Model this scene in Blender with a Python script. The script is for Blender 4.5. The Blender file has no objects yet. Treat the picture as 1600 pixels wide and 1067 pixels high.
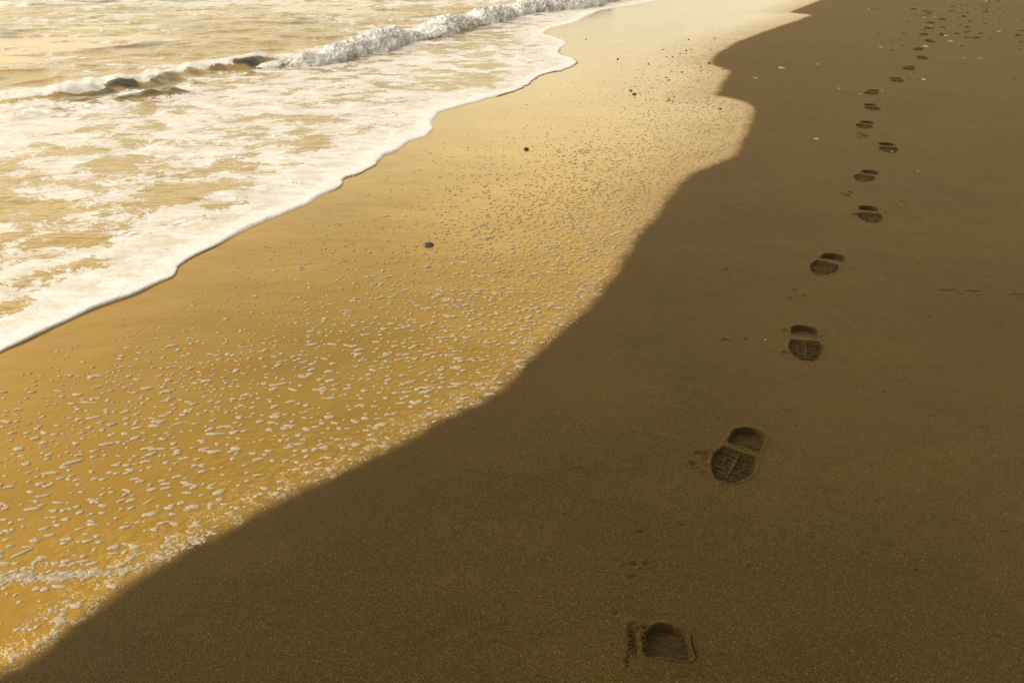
import bpy, math, random
import numpy as np
R = math.radians
random.seed(7)
RNG = np.random.default_rng(11)
S = bpy.context.scene

# ------------------------------------------------------------------ camera
CAM_H, PITCH, LENS = 1.30, 27.5, 28.0
cam_d = bpy.data.cameras.new("camera")
cam_d.lens = LENS
cam_d.sensor_width = 36
cam_d.clip_start = 0.02
cam_d.clip_end = 6000
cam = bpy.data.objects.new("camera", cam_d)
S.collection.objects.link(cam)
cam.location = (0, 0, CAM_H)
cam.rotation_euler = (R(90 - PITCH), 0, 0)
S.camera = cam

# ------------------------------------------------------------------ light
SUN_AZ, SUN_EL = -72.0, 27.0      # degrees left of the view direction (+Y), above the horizon
az, el = R(SUN_AZ), R(SUN_EL)
sun_dir = (math.sin(az) * math.cos(el), math.cos(az) * math.cos(el), math.sin(el))
w = bpy.data.worlds.new("World")
S.world = w
w.use_nodes = True
nt = w.node_tree
nt.nodes.clear()


class NT:
    """small helper around a node tree"""
    def __init__(s, tree):
        s.t = tree

    def n(s, kind, **kw):
        nd = s.t.nodes.new(kind)
        for k, v in kw.items():
            if k == 'ins':
                for a, b in v.items():
                    s.put(nd.inputs[a], b)
            else:
                setattr(nd, k, v)
        return nd

    def put(s, sock, v):
        if isinstance(v, bpy.types.NodeSocket):
            s.t.links.new(v, sock)
        elif isinstance(v, bpy.types.Node):
            s.t.links.new(v.outputs[0], sock)
        else:
            if sock.type == 'RGBA' and not hasattr(v, '__len__'):
                v = (v, v, v, 1)
            if sock.type == 'RGBA' and len(v) == 3:
                v = (*v, 1)
            sock.default_value = v

    def m(s, op, a, b=0.0, c=0.0, clamp=False):
        nd = s.n('ShaderNodeMath', operation=op, use_clamp=clamp)
        s.put(nd.inputs[0], a); s.put(nd.inputs[1], b); s.put(nd.inputs[2], c)
        return nd.outputs[0]

    def mr(s, v, a, b, c=0.0, d=1.0, smooth=True):
        nd = s.n('ShaderNodeMapRange', interpolation_type='SMOOTHSTEP' if smooth else 'LINEAR')
        for i, x in enumerate((v, a, b, c, d)):
            s.put(nd.inputs[i], x)
        return nd.outputs[0]

    def mix(s, f, a, b):
        nd = s.n('ShaderNodeMix', data_type='RGBA')
        s.put(nd.inputs[0], f); s.put(nd.inputs[6], a); s.put(nd.inputs[7], b)
        return nd.outputs[2]

    def mixf(s, f, a, b):
        nd = s.n('ShaderNodeMix', data_type='FLOAT')
        s.put(nd.inputs[0], f); s.put(nd.inputs[2], a); s.put(nd.inputs[3], b)
        return nd.outputs[0]

    def noise(s, vec, scale, detail=2.0, rough=0.5, dist=0.0):
        nd = s.n('ShaderNodeTexNoise')
        s.put(nd.inputs['Vector'], vec)
        nd.inputs['Scale'].default_value = scale
        nd.inputs['Detail'].default_value = detail
        nd.inputs['Roughness'].default_value = rough
        nd.inputs['Distortion'].default_value = dist
        return nd.outputs[0]

    def vor(s, vec, scale, feature='F1', rnd=1.0, out='Distance'):
        nd = s.n('ShaderNodeTexVoronoi', feature=feature)
        s.put(nd.inputs['Vector'], vec)
        nd.inputs['Scale'].default_value = scale
        nd.inputs['Randomness'].default_value = rnd
        return nd.outputs[out]

    def scale_vec(s, vec, sc):
        nd = s.n('ShaderNodeVectorMath', operation='MULTIPLY')
        s.put(nd.inputs[0], vec); nd.inputs[1].default_value = sc
        return nd.outputs[0]

    def attr(s, name):
        return s.n('ShaderNodeAttribute', attribute_name=name).outputs['Fac']

    def bump(s, h, strength, dist, normal=None):
        nd = s.n('ShaderNodeBump')
        s.put(nd.inputs['Height'], h); s.put(nd.inputs['Strength'], strength)
        nd.inputs['Distance'].default_value = dist
        if normal is not None:
            s.put(nd.inputs['Normal'], normal)
        return nd.outputs[0]


W = NT(nt)
sky = W.n('ShaderNodeTexSky', sky_type='NISHITA', sun_disc=False, sun_elevation=el,
          sun_rotation=az, dust_density=4.0, air_density=1.6)
bg1 = W.n('ShaderNodeBackground', ins={'Color': sky.outputs[0], 'Strength': 0.05})
# thin sunset cloud veil that glows golden, strongest ahead, plus an added fill glow
geo = W.n('ShaderNodeTexCoord')
nrm = W.n('ShaderNodeVectorMath', operation='NORMALIZE', ins={0: geo.outputs['Generated']})
sep = W.n('ShaderNodeSeparateXYZ', ins={0: nrm.outputs[0]})
up = W.m('ABSOLUTE', sep.outputs[2])
ramp = W.n('ShaderNodeValToRGB')
W.put(ramp.inputs[0], up)
cr = ramp.color_ramp
cr.elements[0].position = 0.0
cr.elements[0].color = (0.98, 0.92, 0.70, 1)
cr.elements[1].position = 1.0
cr.elements[1].color = (0.50, 0.45, 0.35, 1)
for p, c in ((0.12, (0.95, 0.90, 0.67)), (0.26, (0.76, 0.68, 0.45)), (0.38, (0.51, 0.42, 0.24)), (0.52, (0.38, 0.31, 0.17)), (0.78, (0.40, 0.34, 0.22))):
    e = cr.elements.new(p)
    e.color = (*c, 1)
ahead = W.n('ShaderNodeVectorMath', operation='DOT_PRODUCT', ins={0: nrm.outputs[0]})
ahead.inputs[1].default_value = (math.sin(R(6)), math.cos(R(6)), 0)
side = W.mr(ahead.outputs['Value'], -0.7, 0.75, 0.38, 1.0)
glow = W.n('ShaderNodeVectorMath', operation='DOT_PRODUCT', ins={0: nrm.outputs[0]})
ga, ge = R(4), R(21)
glow.inputs[1].default_value = (math.sin(ga) * math.cos(ge), math.cos(ga) * math.cos(ge), math.sin(ge))
gl = W.mr(glow.outputs['Value'], math.cos(R(15)), 1.0, 0.0, 0.38)
veil = W.n('ShaderNodeVectorMath', operation='DOT_PRODUCT', ins={0: nrm.outputs[0]})  # added fill: out-of-view sky glow behind left, there to brighten the foam
va, ve = R(-125), R(46)
veil.inputs[1].default_value = (math.sin(va) * math.cos(ve), math.cos(va) * math.cos(ve), math.sin(ve))
fill_s = W.mr(veil.outputs['Value'], math.cos(R(48)), 1.0, 0.0, 2.5)
cl = W.noise(W.scale_vec(nrm.outputs[0], (1.0, 1.0, 3.0)), 2.4, 4, 0.55)
cl = W.mr(cl, 0.3, 0.7, 0.90, 1.08)
fac = W.m('MULTIPLY', W.m('MULTIPLY', side, cl), W.m('ADD', gl, 1.0))
bg2 = W.n('ShaderNodeBackground', ins={'Color': ramp.outputs[0], 'Strength': fac})
bg3 = W.n('ShaderNodeBackground', ins={'Color': (1.0, 0.93, 0.80), 'Strength': fill_s})
add = W.n('ShaderNodeAddShader', ins={0: bg1.outputs[0], 1: bg2.outputs[0]})
add = W.n('ShaderNodeAddShader', ins={0: add.outputs[0], 1: bg3.outputs[0]})
W.n('ShaderNodeOutputWorld', ins={0: add.outputs[0]})

sl = bpy.data.lights.new("sun", 'SUN')
sl.energy = 1.15
sl.angle = R(10)
sl.color = (1.0, 0.86, 0.62)
sun = bpy.data.objects.new("sun", sl)
S.collection.objects.link(sun)
sun.rotation_euler = (R(90) - el, 0, -az + R(180))
S.view_settings.view_transform = 'Standard'
S.view_settings.look = 'None'
S.view_settings.exposure = 0.0
S.view_settings.gamma = 1.0
S.cycles.max_bounces = 6
S.cycles.caustics_reflective = False

# ------------------------------------------------------------------ ground survey: photo coordinates -> metres on the beach
F = 1600 * LENS / 36
CT, ST = math.cos(R(PITCH)), math.sin(R(PITCH))
YH = 533.5 - F * math.tan(R(PITCH))


def g2w(x, y):
    x = np.asarray(x, float); y = np.asarray(y, float)
    D = F * CAM_H / (CT * CT * (y - YH)) - CAM_H * ST / CT
    X = (D * CT + CAM_H * ST) * (x - 800) / F
    return X, D


def w2g(X, D):
    y = F * CAM_H / (CT * (D * CT + CAM_H * ST)) + YH
    x = 800 + X * F / (D * CT + CAM_H * ST)
    return x, y


def mpp(y):
    return CAM_H / (CT * (y - YH))


def hash2(ix, iy, seed):
    h = (ix.astype(np.int64) * 374761393 + iy.astype(np.int64) * 668265263 + seed * 1442695041) & 0xFFFFFFFF
    h = ((h ^ (h >> 13)) * 1274126177) & 0xFFFFFFFF
    h = (h ^ (h >> 16)) & 0xFFFF
    return h / 65535.0


def vnoise(x, y, seed=0):
    x = np.asarray(x, float); y = np.asarray(y, float)
    x, y = x * 0.8 - y * 0.6, x * 0.6 + y * 0.8
    ix = np.floor(x); iy = np.floor(y)
    fx = x - ix; fy = y - iy
    fx = fx * fx * fx * (fx * (fx * 6 - 15) + 10); fy = fy * fy * fy * (fy * (fy * 6 - 15) + 10)
    a = hash2(ix, iy, seed); b = hash2(ix + 1, iy, seed)
    c = hash2(ix, iy + 1, seed); d = hash2(ix + 1, iy + 1, seed)
    return (a + (b - a) * fx) + ((c + (d - c) * fx) - (a + (b - a) * fx)) * fy


def fbm(x, y, seed=0, octs=4, gain=0.5):
    s = 0; a = 1; t = 0
    for i in range(octs):
        s = s + a * (vnoise(x * 2 ** i, y * 2 ** i, seed + i * 17) - 0.5)
        t += a; a *= gain
    return s / t * 2


def sst(x, a, b):
    t = np.clip((x - a) / (b - a), 0, 1)
    return t * t * (3 - 2 * t)


def poly_dist(X, Y, P):
    """distance to a polyline, and the running index along it"""
    best = np.full(X.shape, 1e18); u = np.zeros(X.shape)
    for i in range(len(P) - 1):
        ax, ay = P[i]; bx, by = P[i + 1]
        dx, dy = bx - ax, by - ay
        t = np.clip(((X - ax) * dx + (Y - ay) * dy) / (dx * dx + dy * dy + 1e-12), 0, 1)
        d = (X - ax - t * dx) ** 2 + (Y - ay - t * dy) ** 2
        k = d < best
        best = np.where(k, d, best); u = np.where(k, i + t, u)
    return np.sqrt(best), u


def inside(X, Y, P):
    r = np.zeros(X.shape, bool)
    n = len(P)
    for i in range(n):
        x1, y1 = P[i]; x2, y2 = P[(i + 1) % n]
        if y1 == y2:
            continue
        c = (y1 > Y) != (y2 > Y)
        r ^= c & (X < (x2 - x1) * (Y - y1) / (y2 - y1) + x1)
    return r


def smooth_line(pts, n=4):
    """Catmull-Rom through the surveyed points"""
    P = np.array(pts, float); out = []
    for i in range(len(P) - 1):
        p0 = P[max(i - 1, 0)]; p1 = P[i]; p2 = P[i + 1]; p3 = P[min(i + 2, len(P) - 1)]
        for k in range(n):
            t = k / n
            out.append(0.5 * (2 * p1 + (p2 - p0) * t + (2 * p0 - 5 * p1 + 4 * p2 - p3) * t * t + (3 * p1 - p0 - 3 * p2 + p3) * t ** 3))
    out.append(P[-1])
    return np.array(out)


SWASH_G = [(-900, 1060), (-450, 800), (-200, 662), (-60, 585), (0, 552), (40, 533), (90, 508), (150, 482), (215, 458),
           (262, 437), (275, 428), (282, 414), (310, 397), (350, 378), (395, 353), (430, 338), (470, 323), (500, 306),
           (528, 295), (536, 288), (542, 279), (564, 271), (588, 258), (601, 243), (621, 234.6), (640, 221),
           (668, 211), (678, 200), (676, 189), (682, 179), (692, 173.5), (729, 164), (756, 156), (787, 148.5), (817, 138),
           (837, 125), (851, 117), (881, 110), (898, 103), (903, 98), (898, 92), (884, 88), (875, 81), (881, 73),
           (886, 66), (868, 58), (850, 51), (872, 42), (902, 34), (929, 20), (946, 15), (989, 8), (1020, 2),
           (1060, -12), (1110, -40), (1165, -70), (1205, -95), (1223, -108), (1229, -112.8)]
DAMP_G = [(-900, 1560), (-450, 1320), (-200, 1190), (-60, 1092), (0, 1052), (50, 1028), (100, 990), (150, 948), (180, 925),
          (220, 900), (280, 865), (340, 835), (380, 810), (450, 775), (520, 745), (580, 715), (640, 685), (700, 655),
          (750, 630), (790, 603), (820, 575), (850, 543), (880, 512), (920, 480), (950, 445), (975, 405), (1000, 365),
          (1025, 338), (1045, 310), (1062, 287), (1090, 268), (1112, 260), (1128, 253), (1148, 243), (1161, 223), (1171, 200),
          (1180, 176), (1176, 165), (1158, 157), (1140, 152.5), (1121, 148.5), (1127, 139), (1133, 127), (1142, 112), (1130, 106), (1114, 99.6),
          (1120, 86), (1135, 77), (1152, 67), (1180, 56), (1210, 45), (1240, 35), (1268, 24.5), (1255, 22), (1237, 19.5),
          (1250, 14), (1280, 2), (1310, -12), (1320, -35), (1305, -70), (1275, -95), (1250, -107), (1240, -112.5)]


def line_w(G):
    P = smooth_line(G)
    X, Y = g2w(P[:, 0], P[:, 1])
    return np.stack([X, Y], 1)


SWASH = line_w(SWASH_G)
DAMP = line_w(DAMP_G)
FAR = 4000.0


def closed(P):
    return np.vstack([P, [P[-1][0], FAR], [-FAR * 3, FAR], [-FAR * 3, -50], [P[0][0], -50]])


def sdf(X, Y, P):
    """positive on the dry, landward side"""
    d, _ = poly_dist(X, Y, P)
    return np.where(inside(X, Y, closed(P)), -d, d)


# ------------------------------------------------------------------ footprints (walking towards the camera): heel and sole places
PRINTS = [((1041, 1011), (1041, 1108), 1.0), ((1167, 689), (1136, 742), 1.0), ((1257, 520), (1260, 550), 1.0),
          ((1301, 403.5), (1284, 422), 1.0), ((1357, 327), (1361, 341), 1.0), ((1359, 269.5), (1348, 280), 1.0),
          ((1386, 225), (1390, 233.6), 1.0), ((1355, 191), (1349, 198.2), 1.0), ((1360, 163.5), (1364, 168.6), 1.0),
          ((1365, 141.4), (1357, 146), 1.0), ((1400, 122), (1400.5, 126.3), 1.0), ((1422, 104.5), (1415, 108.3), 1.0),
          ((1439.5, 88.4), (1441, 91.8), 1.0), ((1436, 75.6), (1430, 78.8), 1.0), ((1451, 63.2), (1454, 66), 1.0),
          ((1444, 53.4), (1440, 55.8), 1.0), ((1450, 43.2), (1452, 45.4), 1.0), ((1455, 35), (1449, 37), 0.9),
          ((1472, 30), (1471, 31.8), 0.8), ((1448, 18.4), (1446, 20), 0.9)]


class Print:
    pass


PR = []
for i, (hc, sc, k) in enumerate(PRINTS):
    p = Print()
    hx, hy = g2w(*hc); sx, sy = g2w(*sc)
    dx, dy = sx - hx, sy - hy
    L = math.hypot(dx, dy)
    p.cx, p.cy = float(hx), float(hy)
    p.tx, p.ty = dx / L, dy / L
    if i > 8:       # far prints: the direction is dominated by reading error, ease it towards straight
        p.tx *= 0.8
        n = math.hypot(p.tx, p.ty); p.tx /= n; p.ty /= n
    p.left = 1 if i % 2 else -1
    p.i = i
    p.dep = 0.015 if i < 10 else 0.018
    p.dep *= 0.85 + 0.4 * ((i * 0.618) % 1.0)
    p.gap = 0.042 if i == 0 else 0.0
    PR.append(p)


def local(p, X, Y):
    l = (X - p.cx) * p.tx + (Y - p.cy) * p.ty
    s = (X - p.cx) * (-p.ty) + (Y - p.cy) * p.tx
    return l, s


def heel_sd(p, l, s):
    """+ inside; l runs from the back of the heel (-) to the toe (+)"""
    wob = 0.0025 * fbm(l * 45 + p.i, s * 45, 5 + p.i, 2)
    hw = 0.048
    lf, lb = (0.046 if p.i == 1 else 0.032), (-0.060 if p.i == 1 else -0.053)
    r = 0.046
    # rounded at the back, nearly straight at the front
    qx = np.abs(s) - (hw - r); qb = -l - (-lb - r)
    back = r - np.hypot(np.maximum(qx, 0), np.maximum(qb, 0)) + np.minimum(np.maximum(qx, qb), 0) * -1 * 0
    back = np.where((qx < 0) & (qb < 0), r - np.maximum(qx, qb) * 0 - 0, back)
    back = np.where((qx < 0) & (qb < 0), np.minimum(hw - np.abs(s), l - lb), back)
    front = lf + 0.004 * (s / hw) ** 2 - l
    corner = hw + lf - 0.007 - (np.abs(s) + l)
    return np.minimum(np.minimum(back, front), np.minimum(hw - np.abs(s), corner * 0.707)) + wob


def sole_sd(p, l, s):
    wob = 0.0022 * fbm(l * 40 + p.i * 3, s * 40, 31 + p.i, 2)
    b = 0.072 + p.gap + 0.004 * p.left * s / 0.05      # straight cut at the arch
    e = 0.229 + p.gap
    t = np.clip((l - b) / (e - b), 0, 1)
    c = (0.004 * p.left) * (t - 0.2)
    hw = 0.046 + 0.013 * np.sin(np.clip(t * 1.35, 0, 1) * math.pi) ** 1.0
    hw = np.where(t > 0.55, hw * np.sqrt(np.clip(1 - ((t - 0.55) / 0.45) ** 2.4, 0, 1)), hw)
    body = hw - np.abs(s - c)
    # distance-like near the toe
    toe = (e - l) * 0.9
    return np.minimum(np.minimum(body, l - b), toe) + wob


def tread(p, l, s):
    """raised sand left between the lugs of the sole, 0..1"""
    c = s - 0.004 * p.left * 0.3
    spine = sst(np.abs(c), 0.0042, 0.0022)
    skew = np.abs(c) * 0.22
    side = np.where(c > 0, 0.0, 0.006)
    ph = ((l + skew + side) / 0.0180) % 1.0
    bars = sst(np.abs(ph - 0.5), 0.17, 0.08) * sst(np.abs(c), 0.044, 0.038)
    cols = sst(np.abs(np.abs(c) - 0.026), 0.0032, 0.0014)
    toe = sst(l, 0.196, 0.190)
    arch = sst(l, 0.070, 0.078)
    br = np.maximum(np.maximum(bars, spine), cols * 0.7 * ((np.floor(l / 0.036) % 2)))
    wear = 0.45 + 0.75 * (fbm(l * 60, s * 60, 91 + p.i, 2) + 0.5)
    ring = sst(np.abs(l - 0.199 + 2.6 * c * c), 0.0030, 0.0012) * sst(np.abs(c), 0.040, 0.032)
    return np.clip(np.maximum(br * toe, ring) * arch * wear, 0, 1)


def heel_tread(p, l, s):
    c = s * p.left
    ph = ((l + s * 0.2) / 0.013) % 1.0
    bars = sst(np.abs(ph - 0.5), 0.22, 0.08) * sst(c, -0.002, 0.006) * sst(l, 0.0, 0.008)
    return np.clip(bars * 0.9, 0, 1)


PITS = []   # (X, Y, rx, ry, depth) small scuffs of kicked sand
for gx, gy, a, b, d in [(992, 1012, 6, 20, .006), (984, 984, 5, 5, .005), (1084, 1015, 1.6, 16, .005), (1008, 984, 5, 4, .004), (1083, 727, 6, 3, .006), (1092, 712, 5, 3.5, .004), (1099, 741, 3, 1.5, .004), (1103, 716, 5, 6, .006),
                        (988, 884, 3, 3, .005), (988, 903, 5, 1.6, .006), (1010, 884, 5, 3, .003), (975, 886, 3, 2, .003),
                        (1235, 466, 2.2, 1.2, .005), (1257, 463, 2.4, 2.4, .004), (1241, 453, 1.6, .8, .005), (1248, 474, 2, 1, .003),
                        (1329, 301, 2, 1.2, .007), (1325, 306, 3, 1.2, .006), (1316, 303, 3, 1, .004),
                        (1345, 208, 4, 1.5, .007), (1352, 212, 4, 1.4, .007), (1342, 214, 3, 1, .005),
                        (1338, 336, 7, 1.2, .008), (1226, 552, 4, 1.2, .007), (1228, 519, 4, 3, .004),
                        (1100, 800, 2, 1.5, .002), (950, 985, 3, 2, .004), (1165, 531, 2.4, 1.0, .005), (1134, 532, 5, 1.4, .004),
                        (1400, 321, 3, 1, .003), (1409, 316, 4, 1, .003), (1384, 333, 4, 1, .004), (903, 735, 6, 1.6, .004),
                        (1520, 457, 9, 2, .004), (1590, 462, 8, 1.6, .004), (1480, 455, 12, 2, .003), (1452, 495, 3, 1, .003),
                        (1135, 422, 5, .8, .004), (960, 962, 2, 2, .004), (1538, 554, 2, 1, .004), (1000, 893, 2, 2, .003)]:
    X_, Y_ = g2w(gx, gy)
    PITS.append((float(X_), float(Y_), a * mpp(gy) * 1.1, b * F * CAM_H / (CT * CT * (gy - YH) ** 2) * 1.1, d))


_rs = random.Random(17)
for _ in range(110):
    gx, gy = _rs.uniform(700, 1600), _rs.uniform(180, 1060)
    X_, Y_ = g2w(gx, gy)
    r_ = _rs.uniform(0.0015, 0.006)
    PITS.append((float(X_), float(Y_), r_ * _rs.uniform(0.8, 2.2), r_, _rs.uniform(0.001, 0.003)))


def ground(X, Y, sd=None):
    """height of the bare beach without the prints"""
    z = 0.0040 * fbm(X * 2.4, Y * 1.8, 3, 3) + 0.0008 * fbm(X * 22, Y * 18, 9, 3)
    z = z + 0.010 * fbm(X * 0.35, Y * 0.3, 21, 2)
    if sd is None:
        sd = sdf(X, Y, DAMP)
    dry = sst(sd, -0.02, 0.25)
    z = z * (0.15 + 0.85 * dry)
    # a faint rounded berm just landward of the wet line
    z = z + 0.003 * np.exp(-((sd - 0.05) / 0.05) ** 2) * dry
    for (a, b, rx, ry, d) in PITS:
        k = (np.abs(X - a) < 3 * rx) & (np.abs(Y - b) < 3 * ry)
        if k.any():
            q = ((X[k] - a) / rx) ** 2 + ((Y[k] - b) / ry) ** 2
            n = 0.6 + 1.2 * vnoise(X[k] * 150, Y[k] * 120, 7)
            z[k] = z[k] - d * np.exp(-q) * n + 0.4 * d * np.exp(-(np.sqrt(q) - 1.6) ** 2 * 4)
    return z


# ------------------------------------------------------------------ mesh helpers
def new_mesh(name, V, Fc, mat, smooth=True, attrs=None, parent=None, loc=None):
    me = bpy.data.meshes.new(name)
    V = np.asarray(V, np.float32); Fc = np.asarray(Fc, np.int32)
    if loc is not None:
        V = V - np.asarray(loc, np.float32)
    k = Fc.shape[1]
    me.vertices.add(len(V)); me.vertices.foreach_set("co", V.ravel())
    me.loops.add(Fc.size); me.loops.foreach_set("vertex_index", Fc.ravel())
    me.polygons.add(len(Fc))
    me.polygons.foreach_set("loop_start", np.arange(0, Fc.size, k, dtype=np.int32))
    me.polygons.foreach_set("loop_total", np.full(len(Fc), k, np.int32))
    me.update(calc_edges=True)
    if smooth:
        me.polygons.foreach_set("use_smooth", np.ones(len(Fc), bool))
    for an, av in (attrs or {}).items():
        a = me.attributes.new(an, 'FLOAT', 'POINT')
        a.data.foreach_set("value", np.asarray(av, np.float32).ravel())
    me.materials.append(mat)
    o = bpy.data.objects.new(name, me)
    S.collection.objects.link(o)
    if loc is not None:
        o.location = loc
    if parent is not None:
        o.parent = parent
        if loc is not None:
            o.location = [loc[i] - parent.location[i] for i in range(3)]
    return o


def grid_faces(nr, nc):
    i = np.arange(nr * nc).reshape(nr, nc)
    return np.stack([i[:-1, :-1], i[:-1, 1:], i[1:, 1:], i[1:, :-1]], -1).reshape(-1, 4)


def compact(V, Fc, attrs):
    used = np.zeros(len(V), bool); used[Fc.ravel()] = True
    m = np.cumsum(used) - 1
    return V[used], m[Fc], {k: v[used] for k, v in attrs.items()}


def tag(o, label=None, cat=None, group=None, kind=None):
    if label: o['label'] = label
    if cat: o['category'] = cat
    if group: o['group'] = group
    if kind: o['kind'] = kind
    return o


def empty(name, loc):
    o = bpy.data.objects.new(name, None)
    o.empty_display_size = 0.05
    S.collection.objects.link(o)
    o.location = loc
    return o


# ------------------------------------------------------------------ materials
def material(name):
    m = bpy.data.materials.new(name)
    m.use_nodes = True
    m.node_tree.nodes.clear()
    return m, NT(m.node_tree)


def foam_colour(T, pos):
    n = T.noise(pos, 40, 3)
    return T.mix(T.mr(n, 0.3, 0.7), (0.86, 0.83, 0.80), (0.94, 0.92, 0.90))


def make_sand():
    m, T = material("beach_sand")
    pos = T.n('ShaderNodeNewGeometry').outputs['Position']
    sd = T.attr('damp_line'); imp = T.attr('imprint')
    # --- dry matte sand
    g1 = T.noise(pos, 380, 3, 0.8)
    g2 = T.vor(pos, 700, out='Color')
    gs = T.n('ShaderNodeSeparateColor', ins={0: g2})
    big = T.noise(pos, 1.3, 4, 0.6)
    mid = T.noise(T.scale_vec(pos, (0.35, 1, 1)), 7, 5, 0.65)
    grain = T.mr(T.m('ADD', T.m('MULTIPLY', g1, 0.62), T.m('MULTIPLY', gs.outputs[0], 0.38)), 0.30, 0.74, 0, 1.05, False)
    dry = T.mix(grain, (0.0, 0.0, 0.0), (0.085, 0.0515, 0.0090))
    tone = T.m('MULTIPLY', T.mr(big, 0.3, 0.7, 0.79, 1.18), T.mr(mid, 0.3, 0.7, 0.90, 1.10))
    dry = T.n('ShaderNodeVectorMath', operation='SCALE', ins={0: dry, 'Scale': tone}).outputs[0]
    spark = T.m('GREATER_THAN', gs.outputs[1], 0.965)
    dry = T.mix(T.m('MULTIPLY', spark, T.mr(g1, 0.4, 0.6, 0.2, 0.8)), dry, (0.34, 0.245, 0.085))
    dark = T.m('GREATER_THAN', gs.outputs[2], 0.94)
    dry = T.mix(T.m('MULTIPLY', dark, 0.8), dry, (0.012, 0.010, 0.007))
    dry = T.mix(T.m('MULTIPLY', imp, 0.92, clamp=True), dry, (0.0105, 0.0075, 0.004))  # print floors mixed towards a near-black sand colour
    # --- wetness from the distance to the last wash line
    e1 = T.noise(pos, 14, 4, 0.65)
    sdn = T.m('ADD', T.m('ADD', sd, T.m('MULTIPLY', T.m('SUBTRACT', e1, 0.5), 0.05)), T.m('MULTIPLY', T.m('SUBTRACT', T.noise(pos, 3.4, 3, 0.6), 0.5), 0.07))
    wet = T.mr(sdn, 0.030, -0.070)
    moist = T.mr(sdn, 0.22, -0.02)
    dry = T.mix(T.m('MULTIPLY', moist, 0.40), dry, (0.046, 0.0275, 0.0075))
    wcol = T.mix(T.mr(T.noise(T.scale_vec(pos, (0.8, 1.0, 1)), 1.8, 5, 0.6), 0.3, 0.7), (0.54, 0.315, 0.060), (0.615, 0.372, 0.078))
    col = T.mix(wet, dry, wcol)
    # --- lacy froth left along the wash line
    near = T.m('MULTIPLY', T.mr(sdn, -0.16, -0.03), T.mr(sdn, 0.012, -0.008))
    cell = T.vor(T.scale_vec(pos, (1, 0.8, 1)), 95, 'DISTANCE_TO_EDGE')
    lace = T.m('MULTIPLY', T.mr(cell, 0.16, 0.05), T.mr(T.noise(pos, 26, 4, 0.7), 0.50, 0.60))
    speck = T.mr(T.vor(pos, 130), 0.26, 0.18)
    speck = T.m('MULTIPLY', speck, T.mr(T.noise(pos, 17, 3, 0.6), 0.46, 0.6))
    froth = T.m('MULTIPLY', near, T.m('MAXIMUM', T.m('MULTIPLY', lace, 0.45), speck), clamp=True)
    col = T.mix(froth, col, (0.66, 0.60, 0.50))
    metal = T.m('MULTIPLY', T.m('MULTIPLY', wet, 0.86), T.m('SUBTRACT', 1.0, froth))
    rough = T.mixf(wet, 0.62, T.mr(sdn, -0.9, -0.02, 0.11, 0.24))
    rough = T.mixf(froth, rough, 0.8)
    # --- bumps: grains when dry, a stippled drying film when wet
    gb = T.bump(g1, T.mixf(wet, 0.85, 0.10), 0.0035)
    dim = T.vor(T.scale_vec(pos, (0.75, 1, 1)), 60, 'SMOOTH_F1')
    dimn = T.noise(T.scale_vec(pos, (0.6, 1, 1)), 55, 3, 0.6)
    dd = T.m('ADD', T.m('MULTIPLY', dim, 0.7), dimn)
    stip = T.m('MULTIPLY', wet, T.m('MULTIPLY', T.mr(sd, -0.60, -0.03, 0.06, 0.78), T.mr(T.noise(pos, 3.5, 3), 0.35, 0.62, 0.25, 1.0)))
    wb = T.bump(dd, stip, 0.0042, gb)
    sheet = T.noise(T.scale_vec(pos, (0.6, 1.0, 1)), 3.2, 3, 0.5)
    rill = T.noise(T.scale_vec(pos, (0.6, 1.6, 1)), 13, 4, 0.6)
    nb = T.bump(T.m('ADD', sheet, T.m('MULTIPLY', rill, 0.16)), T.m('MULTIPLY', wet, 0.42), 0.010, wb)
    nb = T.bump(froth, 0.6, 0.002, nb)
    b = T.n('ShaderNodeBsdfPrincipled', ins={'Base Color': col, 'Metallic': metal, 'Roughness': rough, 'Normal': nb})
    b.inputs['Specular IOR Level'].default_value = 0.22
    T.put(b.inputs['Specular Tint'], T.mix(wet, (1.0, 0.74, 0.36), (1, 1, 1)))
    T.put(b.inputs['Sheen Weight'], T.m('MULTIPLY', T.m('SUBTRACT', 1.0, wet), 0.17))
    b.inputs['Sheen Roughness'].default_value = 0.45
    b.inputs['Sheen Tint'].default_value = (1.0, 0.62, 0.22, 1)
    T.n('ShaderNodeOutputMaterial', ins={0: b.outputs[0]})
    return m


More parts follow.
